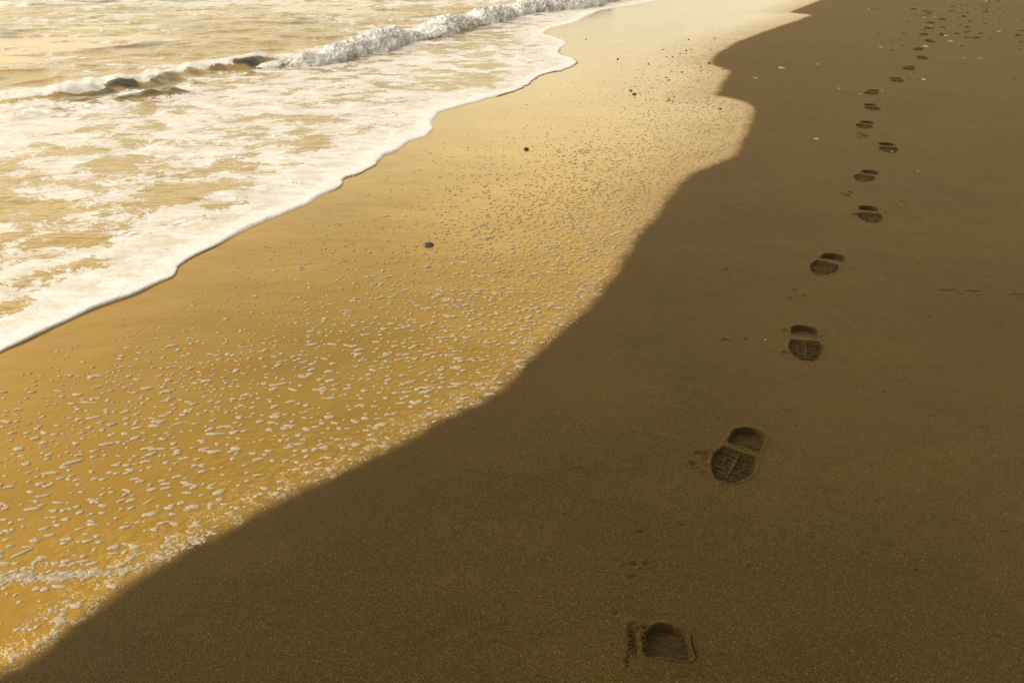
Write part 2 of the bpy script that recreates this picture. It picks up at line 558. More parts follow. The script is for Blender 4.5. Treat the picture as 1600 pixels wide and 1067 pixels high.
def make_sea():
    m, T = material("sea_water_and_foam")
    pos = T.n('ShaderNodeNewGeometry').outputs['Position']
    foam = T.attr('foam'); clear = T.attr('clear'); lip = T.attr('lip')
    p2 = T.scale_vec(pos, (0.80, 1.0, 0.0))
    warp = T.noise(p2, 3.5, 3)
    vw = T.n('ShaderNodeVectorMath', operation='ADD')
    T.put(vw.inputs[0], p2)
    wn = T.n('ShaderNodeTexNoise'); T.put(wn.inputs['Vector'], p2); wn.inputs['Scale'].default_value = 6; wn.inputs['Detail'].default_value = 3
    ws = T.n('ShaderNodeVectorMath', operation='SCALE', ins={0: wn.outputs['Color'], 'Scale': 0.13})
    T.put(vw.inputs[1], ws.outputs[0])
    q = vw.outputs[0]
    a = T.noise(q, 3.6, 6, 0.66)
    b_ = T.vor(q, 8, 'SMOOTH_F1')
    c = T.noise(q, 34, 5, 0.75)
    v = T.m('ADD', T.m('ADD', T.m('MULTIPLY', a, 0.64), T.m('MULTIPLY', b_, 0.16)), T.m('MULTIPLY', c, 0.33))   # about 0.55 +- 0.1
    thr = T.mr(foam, 0.0, 1.0, 0.26, 0.80, False)
    f = T.m('SUBTRACT', 1.0, T.mr(T.m('SUBTRACT', v, thr), -0.028, 0.016))
    f = T.m('MULTIPLY', f, T.mr(foam, 0.01, 0.08))
    thin = T.mr(T.noise(T.scale_vec(q, (0.7, 1.2, 1)), 11, 6, 0.68), 0.38, 0.60, 0.64, 1.0)
    thin = T.mixf(T.mr(foam, 0.75, 1.0), thin, 1.0)
    f = T.m('MULTIPLY', f, thin)
    f = T.m('MULTIPLY', f, T.m('SUBTRACT', 1.0, lip), clamp=True)
    base = T.mix(clear, (0.58, 0.385, 0.125), (0.050, 0.052, 0.042))
    base = T.mix(lip, base, (0.035, 0.022, 0.014))  # shaded front and shadow line of the lip, painted into the water colour
    col = T.mix(f, base, foam_colour(T, pos))
    metal = T.m('MULTIPLY', T.m('SUBTRACT', 1.0, f), T.m('SUBTRACT', 0.55, T.m('MULTIPLY', T.m('MAXIMUM', clear, lip), 0.55), clamp=True))
    rough = T.mixf(f, 0.10, 0.62)
    rip = T.noise(T.scale_vec(pos, (0.5, 1.3, 1)), 9, 4, 0.6)
    rip2 = T.noise(T.scale_vec(pos, (0.5, 1.3, 1)), 42, 3, 0.6)
    h = T.m('ADD', T.m('MULTIPLY', rip, 0.036), T.m('MULTIPLY', rip2, 0.0040))
    nb = T.bump(h, T.mixf(f, 0.45, 0.30), 1.0)
    fb = T.bump(T.m('ADD', T.m('ADD', f, T.m('MULTIPLY', c, 0.8)), T.m('MULTIPLY', T.noise(q, 12, 3, 0.6), 1.6)), T.m('MULTIPLY', f, 0.9), 0.007, nb)
    bs = T.n('ShaderNodeBsdfPrincipled', ins={'Base Color': col, 'Metallic': metal, 'Roughness': rough, 'Normal': fb})
    bs.inputs['IOR'].default_value = 1.45
    T.n('ShaderNodeOutputMaterial', ins={0: bs.outputs[0]})
    return m


def make_foam(name, bubbly, scale=300, thin=0.0):
    m, T = material(name)
    pos = T.n('ShaderNodeNewGeometry').outputs['Position']
    bub = T.vor(pos, scale, 'F1')
    pin = T.mr(bub, 0.16, 0.26)
    pin = T.mixf(T.mr(T.noise(pos, scale * 0.25, 2), 0.48, 0.62), 1.0, pin)
    col = T.mix(T.mixf(bubbly, 1.0, pin), (0.34, 0.25, 0.14), foam_colour(T, pos) if bubbly == 0 else T.mix(T.noise(pos, 30, 3), (0.38, 0.285, 0.165), (0.57, 0.47, 0.335)))
    if thin:
        col = T.mix(T.m('MULTIPLY', T.mr(T.noise(pos, 6, 6, 0.75), 0.44, 0.62), thin), col, (0.40, 0.38, 0.32))
    n = T.bump(T.m('ADD', bub, T.noise(pos, scale * 0.5, 3)), 0.5, 0.3 / scale)
    b = T.n('ShaderNodeBsdfPrincipled', ins={'Base Color': col, 'Roughness': 0.55, 'Normal': n})
    b.inputs['Subsurface Weight'].default_value = 0.25
    b.inputs['Subsurface Radius'].default_value = (0.004, 0.003, 0.002)
    b.inputs['Subsurface Scale'].default_value = 1.0
    T.n('ShaderNodeOutputMaterial', ins={0: b.outputs[0]})
    return m


def make_stone(name, c1, c2, c3=None, rough=0.45, scale=60):
    m, T = material(name)
    pos = T.n('ShaderNodeTexCoord').outputs['Object']
    col = T.mix(T.mr(T.noise(pos, scale, 4, 0.65), 0.35, 0.65), c1, c2)
    if c3:
        v = T.mr(T.noise(pos, scale * 0.55, 3, 0.5, 1.0), 0.52, 0.57)
        col = T.mix(v, col, c3)
    n = T.bump(T.noise(pos, scale * 3, 4, 0.7), 0.5, 0.0015)
    b = T.n('ShaderNodeBsdfPrincipled', ins={'Base Color': col, 'Roughness': rough, 'Normal': n})
    T.n('ShaderNodeOutputMaterial', ins={0: b.outputs[0]})
    return m


SAND = make_sand()
SEA = make_sea()
FLECK = make_foam("foam_fleck", 0.8, 420)
SURF = make_foam("surf_foam", 0.0, 60, 0.62)
ST_DARK = make_stone("dark_wet_stone", (0.010, 0.008, 0.007), (0.034, 0.027, 0.022), None, 0.35)
ST_VEIN = make_stone("veined_stone", (0.02, 0.018, 0.018), (0.07, 0.06, 0.055), (0.40, 0.37, 0.36), 0.4, 38)
ST_GREY = make_stone("grey_stone", (0.045, 0.037, 0.030), (0.11, 0.088, 0.065), None, 0.7)
ST_BROWN = make_stone("brown_stone", (0.07, 0.035, 0.018), (0.16, 0.085, 0.04), None, 0.7)
ST_RED = make_stone("red_stone", (0.22, 0.03, 0.015), (0.40, 0.07, 0.03), None, 0.6)
ST_PALE = make_stone("pale_stone", (0.34, 0.28, 0.19), (0.60, 0.52, 0.38), None, 0.6)
SHELL = make_stone("shell", (0.42, 0.34, 0.20), (0.62, 0.54, 0.37), (0.50, 0.34, 0.10), 0.4, 45)

# ------------------------------------------------------------------ the beach sheet
def arange_d(segs):
    out = []
    for a, b, st in segs:
        out += list(np.arange(a, b, st))
    return out


rows = arange_d([(-0.30, 0.85, 0.05), (0.85, 2.0, 0.0042), (2.0, 3.5, 0.0065), (3.5, 6.0, 0.010), (6.0, 12.0, 0.016), (12, 16, 0.030)])
d = 16.0
while d < 3500:
    rows.append(d); d *= 1.035
rows = np.array(rows)
cols = np.array(list(np.arange(-3200, -200, 100.0)) + list(np.arange(-200, 1000, 5.0)) + list(np.arange(1000, 1300, 2.2)) +
                list(np.arange(1300, 1480, 1.6)) + list(np.arange(1480, 1700, 5.0)) + list(np.arange(1700, 4800, 100.0)))
ca = (cols - 800) / F
DD = np.repeat(rows[:, None], len(cols), 1)
XX = (DD * CT + CAM_H * ST) * ca[None, :]
Xf, Yf = XX.ravel(), DD.ravel()
sd_damp = sdf(Xf, Yf, DAMP)
Z = ground(Xf, Yf, sd_damp)
inm = np.zeros(len(Xf))
for p in PR:
    k = np.where((np.abs(Xf - p.cx) < 0.32) & (np.abs(Yf - p.cy) < 0.36))[0]
    if len(k):
        l, s = local(p, Xf[k], Yf[k])
        q = np.maximum(heel_sd(p, l, s), sole_sd(p, l, s))
        Z[k] = np.where(q > -0.001, -0.07, Z[k])
Vg = np.stack([Xf, Yf, Z], 1)
Fg = grid_faces(len(rows), len(cols))
wetface = sd_damp[Fg].mean(1) < -0.045
at = {'damp_line': sd_damp, 'imprint': inm}
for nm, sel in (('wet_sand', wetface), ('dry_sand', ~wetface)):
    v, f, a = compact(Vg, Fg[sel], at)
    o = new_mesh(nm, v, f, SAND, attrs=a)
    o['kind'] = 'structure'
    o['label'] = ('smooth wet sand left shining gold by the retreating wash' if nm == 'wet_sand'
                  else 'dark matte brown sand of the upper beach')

# ------------------------------------------------------------------ footprints, each a heel and a sole pressed into the sand
def imprint(p, which, parent):
    step = max(0.0013, 0.0009 * p.cy)
    if which == 'heel':
        l0, l1, hw = -0.075, 0.0505, 0.075
    else:
        l0, l1, hw = 0.0505, 0.255, 0.085
    l = np.arange(l0, l1 + step * 0.01, (l1 - l0) / round((l1 - l0) / step))
    s = np.arange(-hw, hw + 1e-6, 2 * hw / round(2 * hw / step))
    LL, SS = np.meshgrid(l, s, indexing='ij')
    LL, SS = LL.ravel(), SS.ravel()
    X = p.cx + LL * p.tx - SS * p.ty
    Y = p.cy + LL * p.ty + SS * p.tx
    qh = heel_sd(p, LL, SS); qs = sole_sd(p, LL, SS)
    q = np.maximum(qh, qs)
    g = ground(X, Y)
    wall = 0.0045
    zh = sst(qh, -0.0005, wall) * (p.dep * 1.05 + 0.10 * np.clip(-LL, -0.03, 0.04) * 1.0)
    zs = sst(qs, -0.0005, wall) * (p.dep * 0.82) * (0.35 + 0.65 * sst(LL, 0.070 + p.gap, 0.105 + p.gap))
    zh = zh - 0.0045 * heel_tread(p, LL, SS) * sst(qh, 0.004, 0.009) * (0 if p.i == 0 else 1)
    zs = zs - 0.0080 * tread(p, LL, SS) * sst(qs, 0.005, 0.010)
    rough = 0.0014 * fbm(X * 150, Y * 150, 77, 3) + (0.0035 if p.i == 0 else 0.0016) * fbm(X * 55, Y * 55, 71, 3)
    depth = np.where(qh > -0.0005, zh, np.where(qs > -0.0005, zs, 0))
    rim = 0.0013 * np.exp(-((q + 0.004) / 0.0035) ** 2) * (0.5 + vnoise(X * 50, Y * 50, 8))
    z = g + 0.0006 - depth + rim + rough * sst(q, -0.002, 0.006)
    # crack and slumped ridge beside the nearest heel
    if p.i == 0:
        cs = 0.004 * np.sin(LL * 160) + 0.052
        z = z - 0.009 * np.exp(-((np.abs(SS * -1 - cs) / 0.0018) ** 2)) * sst(LL, -0.02, 0.0) * (0.4 + vnoise(LL * 90, SS * 10, 5))
        z = z - 0.004 * sst(LL, 0.036, 0.040) * sst(np.abs(SS), 0.048, 0.044) * (qs < 0)
    out = 0.014 + 0.003 * fbm(LL * 30, SS * 30, 3 + p.i, 2) + 0.001 * p.cy
    z = z - 0.004 * sst(-q, out * 0.72, out)
    keep = -q < out
    Fc = grid_faces(len(l), len(s))
    Fc = Fc[keep[Fc].all(1)]
    sd = sdf(X, Y, DAMP)
    tr = np.where(qs > 0.004, tread(p, LL, SS), np.where(qh > 0.004, heel_tread(p, LL, SS) * (p.i > 0), 0))
    floor_dark = sst(q, -0.0015, 0.003) * (1 - 0.75 * tr) * (0.75 + 0.4 * vnoise(X * 70, Y * 70, 55)) + 0.16 * sst(-q, 0.012, 0.0) * (q < 0)  # darker floor, less so on tread ridges, faint ring outside
    v, f, a = compact(np.stack([X, Y, z], 1), Fc, {'damp_line': sd, 'imprint': floor_dark})
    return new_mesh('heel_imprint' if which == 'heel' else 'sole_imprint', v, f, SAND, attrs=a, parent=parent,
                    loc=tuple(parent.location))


def lump(rad, seed, flat=0.6, n=1, rough=0.35, elong=1.0):
    """irregular pebble-like closed surface as (verts, faces)"""
    import bmesh
    bm = bmesh.new()
    bmesh.ops.create_icosphere(bm, subdivisions=n, radius=1.0)
    rs = random.Random(seed)
    ph = [rs.uniform(0, 6.28) for _ in range(6)]
    k = [rs.uniform(1.2, 2.6) for _ in range(3)]
    cuts = []
    for _ in range(5):
        a = rs.uniform(0, 6.28); b = rs.uniform(-0.6, 0.9)
        cuts.append((math.cos(a) * math.cos(b), math.sin(a) * math.cos(b), math.sin(b), rs.uniform(0.68, 0.9)))
    V = []
    for v in bm.verts:
        x, y, z = v.co
        r = 1 + rough * 0.5 * (math.sin(x * k[0] + ph[0]) + math.sin(y * k[1] + ph[1]) * 0.8 + math.sin(z * k[2] + ph[2] + x) * 0.5) * 0.5
        x, y, z = x * r, y * r, z * r
        for (a, b, c, t) in cuts:
            dd = a * x + b * y + c * z - t
            if dd > 0:
                x -= a * dd * 0.85; y -= b * dd * 0.85; z -= c * dd * 0.85
        V.append((x * rad * elong, y * rad, z * rad * flat))
    Fc = [[v.index for v in f.verts] for f in bm.faces]
    bm.free()
    return np.array(V), np.array(Fc)


def merge(parts):
    V, Fc, o = [], [], 0
    for v, f in parts:
        V.append(v); Fc.append(f + o); o += len(v)
    return np.vstack(V), np.vstack(Fc)


PLACE = ["cropped by the bottom edge of the photo, only its heel showing",
         "with the clearest tread, above the cropped heel print at the bottom",
         "third up the trail, heel squarely behind the sole",
         "fourth up the trail, tilted with its heel to the right",
         "fifth up the trail, with a scuff at its left side",
         "sixth up the trail, slanted, with specks of kicked sand below it",
         "seventh up the trail, a yellow fleck in its sole",
         "eighth up the trail, slanted, with loose sand just below it",
         "ninth up the trail, sole darker than its faint heel",
         "tenth up the trail, slanted between two tiny pale shell chips",
         "eleventh up the trail, left of the bright yellow shell chip",
         "twelfth up the trail, slanted, small and far",
         "thirteenth up the trail, on bare sand below the pebbles",
         "fourteenth up the trail, touching a long pale chip at its right",
         "fifteenth up the trail, at the edge of the pebbles",
         "sixteenth up the trail, slanting left among the first pebbles",
         "seventeenth up the trail, faint, left of the pebble clusters",
         "eighteenth up the trail, faint streak beside reddish weed",
         "nineteenth up the trail, barely visible among the far pebbles",
         "topmost of the trail, a faint dent near the top edge of the photo"]
for p in PR:
    z0 = 0.0
    root = empty('footprint', (p.cx, p.cy, z0))
    tag(root, 'shoe print ' + PLACE[p.i], 'footprint', 'shoe prints leading down the beach')
    imprint(p, 'heel', root)
    imprint(p, 'sole', root)
    # loose crumbs thrown up on the left of the two nearest prints
    if p.i in (0, 1, 2, 4):
        parts = []
        rs = random.Random(40 + p.i)
        if p.i == 0:
            spots = [(978 + rs.gauss(0, 2.2) + 4 * math.sin((gy - 985) / 14), gy + rs.gauss(0, 1.5), rs.uniform(1.0, 3.4)) for gy in np.linspace(982, 1040, 95)]
            spots += [(rs.gauss(990, 5), rs.gauss(985, 5), rs.uniform(0.8, 2.4)) for _ in range(40)]
            spots += [(rs.gauss(1006, 3), rs.gauss(1000, 14), rs.uniform(0.8, 2.2)) for _ in range(40)]
            spots += [(1080 + rs.gauss(0, 2), rs.uniform(995, 1035), rs.uniform(0.8, 2.0)) for _ in range(26)]
        elif p.i == 1:
            spots = [(rs.gauss(1113, 6), rs.gauss(712, 5), rs.uniform(0.7, 1.9)) for _ in range(34)]
            spots += [(rs.gauss(1088, 8), rs.gauss(722, 7), rs.uniform(0.6, 1.4)) for _ in range(16)]
            spots += [(rs.gauss(1110, 5), rs.gauss(780, 4), rs.uniform(0.6, 1.6)) for _ in range(14)]
        else:
            hx, hy = w2g(p.cx, p.cy)
            sc = mpp(690) / mpp(hy)
            spots = [(hx + rs.gauss(-24, 4) * sc * 1.2, hy + rs.gauss(3, 6) * sc * sc, rs.uniform(0.5, 1.2)) for _ in range(14)]
        for j, (gx, gy, sz) in enumerate(spots):
            X, Y = g2w(gx, gy)
            r = sz * 0.0011
            v, f = lump(r, j + 100 * p.i, 0.8)
            zz = float(ground(np.array([X]), np.array([Y]))[0])
            parts.append((v + np.array([X, Y, zz + r * 0.45]), f))
        v, f = merge(parts)
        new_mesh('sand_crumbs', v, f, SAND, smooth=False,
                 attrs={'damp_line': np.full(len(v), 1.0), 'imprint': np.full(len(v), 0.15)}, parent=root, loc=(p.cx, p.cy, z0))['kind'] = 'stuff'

# ------------------------------------------------------------------ the sea
WAVE_G = [(-400, 225), (-100, 182), (0, 168), (30, 164), (95, 160), (125, 156), (182, 148), (202, 143), (256, 137), (290, 125),
          (337, 116), (371, 114), (439, 104), (489, 104), (524, 99), (560, 88), (590, 81), (618, 73), (650, 64), (682, 58.5),
          (702, 51), (736, 43), (780, 34), (804, 27), (837, 20), (905, 14), (939, 7), (985, -6), (1040, -26), (1110, -56), (1170, -85)]
WAVE = line_w(WAVE_G)
WG = smooth_line(WAVE_G)
AMP_X = [-400, -50, 30, 70, 110, 160, 210, 255, 290, 340, 400, 500, 650, 800, 930, 1100, 1170]
AMP_H = [0.02, 0.03, 0.04, 0.06, 0.085, 0.10, 0.105, 0.09, 0.08, 0.09, 0.11, 0.21, 0.22, 0.23, 0.20, 0.15, 0.1]

ys = np.concatenate([np.arange(1070, 620, -12.0), np.arange(620, 200, -1.1), np.arange(200, -20, -0.55), np.arange(-20, -80, -1.0),
                     np.arange(-80, -108, -0.5), np.arange(-108, -113.6, -0.14)])
xs = np.concatenate([np.arange(-3000, -160, 80.0), np.arange(-160, 1060, 1.5), np.arange(1060, 1400, 6.0)])
GX, GY = np.meshgrid(xs, ys)
XW, YW = g2w(GX.ravel(), GY.ravel())
sws = -sdf(XW, YW, SWASH)          # + seaward of the foam edge
sws = sws + 0.010 * fbm(XW * 9, YW * 7, 61, 3) * np.clip(YW / 3, 0.5, 2.0)
wd, wu = poly_dist(XW, YW, WAVE)
wbase = np.interp(GX.ravel(), WG[:, 0], WG[:, 1])
wd = np.where(GY.ravel() < wbase, wd, -wd)       # + behind (seaward of) the wave's toe
wx = GX.ravel()
A = 0.82 * np.interp(wx, AMP_X, AMP_H) * (1 - 0.6 * sst(wx, 395, 450))
along = 0.9 + 0.5 * fbm(wx / 42.0, wx * 0 + 3.3, 5, 3)
wdn = wd + 0.12 * fbm(XW * 1.3, YW * 0.9, 15, 2)
A2 = A * np.clip(along, 0.3, 1.3)
prof = sst(wdn, -0.02, 0.22) * np.exp(-np.clip(wdn - 0.22, 0, 9) / 0.6)
z_w = A2 * prof + 0.035 * A / 0.1 * fbm(XW * 3.2, YW * 3.0, 28, 5) * sst(wd, -0.3, 0.1) * sst(wd, 1.2, 0.4)
# secondary broken ridges in front of the quiet, left part of the wave
left = sst(wx, 470, 360)
r2 = fbm(XW * 2.3 + 7, YW * 2.6, 25, 4)
z_w += left * 0.10 * np.clip(r2, 0, 1) * np.exp(-((wd + 0.30) / 0.45) ** 2) * sst(wx, -100, 60)
# rolling water beyond
beyond = sst(wd, 0.1, 0.9)
sw_ = fbm(XW * 0.55, YW * 1.0, 41, 4) * 0.050 + (1 - np.abs(fbm(XW * 1.5, YW * 2.4, 43, 3))) ** 3 * 0.022
z_w += beyond * sw_
flat = sst(sws, 0.0, 0.5) * (1 - beyond)
z_w += flat * (0.010 * fbm(XW * 2.2, YW * 3.2, 51, 4) + 0.006)
# the advancing sheet ends in a rounded lip about 15 mm high
hl = 0.007 + 0.005 * vnoise(XW * 7, YW * 7, 71)
rr = np.maximum(0.012, 2.2 * F * CAM_H / (CT * CT * (GY.ravel() - YH) ** 2))
lipz = hl * np.sqrt(np.clip(1 - (1 - np.clip(sws / rr, 0, 1)) ** 2, 0, 1))
z = np.where(sws > 0, lipz - 0.004 * sst(sws, 0.03, 0.2), sws * 1.2) + np.where(sws > 0, z_w, 0)
z = np.maximum(z, -0.03)
# foam cover
gxr, gyr = GX.ravel(), GY.ravel()
cover = 0.55 + 0.17 * fbm(XW * 0.8, YW * 0.8, 81, 3)
cover += 0.55 * np.exp(-np.clip(sws, 0, 9) / 0.13) + 0.12 * np.exp(-np.clip(sws, 0, 9) / 0.5)
cover += 0.10 * sst(gxr, 300, 0) * sst(gyr, 300, 180)
cover = np.where(wd > -0.2, cover * (1 - sst(wd, -0.15, 0.3)) + sst(wd, -0.15, 0.3) * 0.0, cover)
veil = left * np.exp(-((wd - 0.22) / 0.16) ** 2) * sst(wx, -400, 60)
cover = np.maximum(cover, veil * 0.9)
b_cover = 0.46 + 0.18 * fbm(XW * 0.5, YW * 0.9, 87, 4) + 0.30 * sst(wd, 0.9, 0.25) * sst(wd, 0.05, 0.3)
far_patch = sst(gyr, 20, 5) * 0.35
cover = np.where(wd > 0.2, np.maximum(cover, np.clip(b_cover + far_patch * 0.5, 0, 1)), cover)
clear = sst(wdn, -0.02, 0.05) * sst(wdn, 0.21, 0.13) * sst(A, 0.05, 0.09) * sst(wx, 440, 395) * sst(vnoise(XW * 2.6 + 3, YW * 3.0, 23) + 0.8 * vnoise(XW * 7, YW * 8, 24), 0.50, 0.84)
clear = np.maximum(clear, 0.8 * left * sst(r2, 0.12, 0.3) * np.exp(-((wd + 0.36) / 0.30) ** 2) * sst(wx, 40, 90))
clear = np.maximum(clear, 0.55 * beyond * sst(sw_, 0.030, 0.045) * 0.4)
dash = sst(vnoise(XW * 4.5, YW * 6.5, 29), 0.86, 0.93) * sst(sws, 0.12, 0.3) * sst(wd, -0.1, -0.4)
dash2 = sst(vnoise(XW * 1.5 + 4, YW * 2.4, 37), 0.80, 0.92) * sst(wd, 0.5, 0.9) * 0.65
clear = np.maximum(clear, dash2)
cover = cover * (1 - 0.72 * clear)
lip = sst(sws / rr, 0.38, 0.12) * sst(YW, 16, 8) * np.maximum(sst(YW, 4.0, 2.5), sst(vnoise(XW * 2.5, YW * 1.2, 66), 0.25, 0.55))  # mask of the painted shade line along the lip
Fc = grid_faces(len(ys), len(xs))
keep = sws > -0.02 * np.clip(YW, 1, 60)
Fc = Fc[keep[Fc].all(1)][:, ::-1]
v, f, a = compact(np.stack([XW, YW, z], 1), Fc, {'foam': np.clip(cover, 0, 1), 'clear': np.clip(clear, 0, 1), 'lip': lip})
o = new_mesh('sea', v, f, SEA, attrs=a)
o['kind'] = 'structure'
o['label'] = 'shallow golden sea with lacy white foam sliding up the sand'

# ------------------------------------------------------------------ the breaking crest: tumbling white water
cg = WG[(WG[:, 0] >= 392) & (WG[:, 0] <= 1060)]
cx_, cy_ = g2w(cg[:, 0], cg[:, 1])
seg = np.hypot(np.diff(cx_), np.diff(cy_))
L = np.concatenate([[0], np.cumsum(seg)])
NU, NV = 2300, 150
gxs = np.linspace(392, 1060, NU)
lu = np.interp(gxs, cg[:, 0], L)
px = np.interp(lu, L, cx_); py = np.interp(lu, L, cy_)
tx = np.gradient(px); ty = np.gradient(py)
k = 41
ker = np.ones(k) / k
tx = np.convolve(np.pad(tx, k // 2, 'edge'), ker, 'valid'); ty = np.convolve(np.pad(ty, k // 2, 'edge'), ker, 'valid')
tn = np.hypot(tx, ty); tx /= tn; ty /= tn
nx, ny = -ty, tx                      # seaward (away from the viewer, to the left)
vv = np.linspace(0, 1, NV)
U, VV = np.meshgrid(np.arange(NU), vv, indexing='ij')
ang = VV * math.pi
Hh = np.interp(gxs, [392, 460, 500, 650, 800, 930, 1060], [0.005, 0.09, 0.14, 0.155, 0.17, 0.15, 0.10])
Hh = Hh * (0.80 + 0.60 * fbm(lu * 1.6, lu * 0, 4, 4))
Wd = np.interp(gxs, [392, 430, 600, 1060], [0.02, 0.22, 0.34, 0.5])
cs_, sn_ = np.cos(ang), np.sin(ang)
off = -cs_ * 0.5 * Wd[:, None] + 0.5 * Wd[:, None] - 0.03
hz = np.power(np.clip(sn_, 0, 1), 0.75) * Hh[:, None] * (1 + 0.25 * cs_)
arc = VV * (Wd[:, None] + 0.25)
LU = np.repeat(lu[:, None], NV, 1)


def billow(s, seed, octs):
    r = 0; a_ = 1; t_ = 0
    for i in range(octs):
        r = r + a_ * (1 - np.abs(2 * vnoise(LU * s * 2 ** i, arc * s * 2 ** i + 5, seed + i) - 1) * 1.0)
        t_ += a_; a_ *= 0.55
    return r / t_


disp = (billow(5, 1, 3) - 0.5) * 0.09 + (billow(17, 4, 5) - 0.5) * 0.11 + (vnoise(LU * 2.2, arc * 2, 9) - 0.5) * 0.09
rag = (0.10 * fbm(LU * 4, arc * 0, 12, 5) - 0.05) * (1 - VV)
disp = disp * np.clip(Hh[:, None] / 0.18, 0.02, 1.1)
nr = -cs_ * 1.0
offd = off + disp * nr * 1.0 + rag
hzd = np.where(sn_ > 0.02, hz + disp * np.clip(sn_, 0.15, 1), -0.02)
X = px[:, None] + nx[:, None] * offd + tx[:, None] * 0.03 * fbm(LU * 9, arc * 9, 33, 2)
Y = py[:, None] + ny[:, None] * offd
o = new_mesh('breaking_wave_foam', np.stack([X.ravel(), Y.ravel(), hzd.ravel() + 0.008], 1), grid_faces(NU, NV)[:, ::-1], SURF)
tag(o, 'tumbling white water of the small breaking wave', 'wave foam', kind='stuff')
# spray and froth clots thrown around the crest
parts = []
rs = random.Random(5)
lumps = {k_: lump(0.005, k_, 0.9, 1) for k_ in range(60)}
SZ = (hzd + 0.008)
for j in range(9000):
    i = rs.randrange(NU); q = rs.randrange(4, NV - 6)
    if gxs[i] < 410 or SZ[i, q] < 0.01:
        continue
    r = rs.uniform(0.002, 0.0055) * (1 + 0.5 * (gxs[i] > 700))
    v, f = lump(r, j % 60, 0.9, 1) if j < 60 else (lumps[j % 60][0] * rs.uniform(0.7, 1.3), lumps[j % 60][1])
    if j < 60:
        lumps[j] = (v, f)
    parts.append((v + np.array([X[i, q], Y[i, q], SZ[i, q] + r * 0.2]), f))
for j in range(500):
    i = rs.randrange(NU)
    off_ = rs.gauss(0.08, 0.13)
    r = rs.uniform(0.003, 0.010) * (1 + 0.6 * (gxs[i] > 700))
    zz = max(0.015, rs.gauss(0.6, 0.35) * Hh[i] * (1.25 if 0 < off_ < 0.3 else 0.15)) + r
    if off_ < 0 or off_ > 0.35:
        zz = 0.02
    v, f = lump(r, j, 0.8)
    parts.append((v + np.array([px[i] + nx[i] * off_, py[i] + ny[i] * off_, zz]), f))
v, f = merge(parts)
tag(new_mesh('sea_spray', v, f, SURF), 'droplets and froth clots thrown off the breaking wave', 'spray', kind='stuff')

# ------------------------------------------------------------------ foam flecks stranded on the wet film
def fleck(X, Y, a, b, rot, hgt, seed, n=14, rings=3):
    rs_ = np.random.default_rng(seed)
    th = np.arange(n) * 2 * math.pi / n
    r = 1 + 0.24 * np.sin(2 * th + rs_.uniform(0, 6.3)) * rs_.uniform(0.2, 1) + 0.20 * np.sin(3 * th + rs_.uniform(0, 6.3)) * rs_.uniform(0.2, 1) \
        + 0.12 * np.sin(5 * th + rs_.uniform(0, 6.3)) + rs_.normal(0, 0.05, n)
    V = []
    prof_ = [(1.0, -0.15), (0.93, 0.55), (0.62, 0.95)][:rings]
    for pr, ph in prof_:
        x = a * r * pr * np.cos(th); y = b * r * pr * np.sin(th)
        zz = hgt * ph + rs_.normal(0, 0.08, n) * hgt * (ph > 0)
        V.append(np.stack([x, y, zz], 1))
    V.append(np.array([[0, 0, hgt * rs_.uniform(0.9, 1.15)]]))
    V = np.vstack(V)
    c, s_ = math.cos(rot), math.sin(rot)
    V = np.stack([V[:, 0] * c - V[:, 1] * s_ + X, V[:, 0] * s_ + V[:, 1] * c + Y, V[:, 2]], 1)
    Fq = []
    for q in range(rings - 1):
        for i in range(n):
            j2 = (i + 1) % n
            Fq.append((q * n + i, q * n + j2, (q + 1) * n + j2)); Fq.append((q * n + i, (q + 1) * n + j2, (q + 1) * n + i))
    top = rings * n
    for i in range(n):
        Fq.append(((rings - 1) * n + i, (rings - 1) * n + (i + 1) % n, top))
    return V, np.array(Fq)


# candidates spread over the wet strip
N = 260000
gx = RNG.uniform(-120, 1300, N); gy = RNG.uniform(20, 1100, N)
X, Y = g2w(gx, gy)
# even density per square metre (the strip is surveyed in photo units)
area = mpp(gy) * F * CAM_H / (CT * CT * (gy - YH) ** 2)
keepp = RNG.uniform(0, 1, N) < np.clip(area / np.quantile(area, 0.80), 0, 1)
X, Y, gx, gy = X[keepp], Y[keepp], gx[keepp], gy[keepp]
db = -sdf(X, Y, DAMP); ds = sdf(X, Y, SWASH)
ok = (db > 0.012) & (ds > 0.03)
X, Y, gx, gy, db, ds = (q[ok] for q in (X, Y, gx, gy, db, ds))
patch = vnoise(X * 2.4, Y * 2.2, 5) * 0.6 + vnoise(X * 7, Y * 6, 6) * 0.4
wdt = np.interp(gy, [0, 200, 400, 700, 1067], [1.0, 0.85, 0.75, 0.85, 1.1])
dens = np.exp(-(db / wdt) ** 1.6) * (0.25 + 1.2 * patch) * sst(ds, 0.03, 0.5)
dens += 0.10 * sst(ds, 0.05, 0.4)
dens *= np.interp(gy, [0, 60, 250, 600, 1067], [0.4, 0.6, 0.85, 1.25, 1.4])
kk = RNG.uniform(0, 1, len(X)) < dens
X, Y, gx, gy, db = (q[kk] for q in (X, Y, gx, gy, db))
size_k = np.interp(gy, [0, 150, 300, 420, 620, 900], [0.34, 0.42, 0.58, 0.78, 1.0, 1.15]) * (0.45 + 0.75 * np.exp(-((db - 0.28) / 0.60) ** 2))
parts = []
cell_used = {}
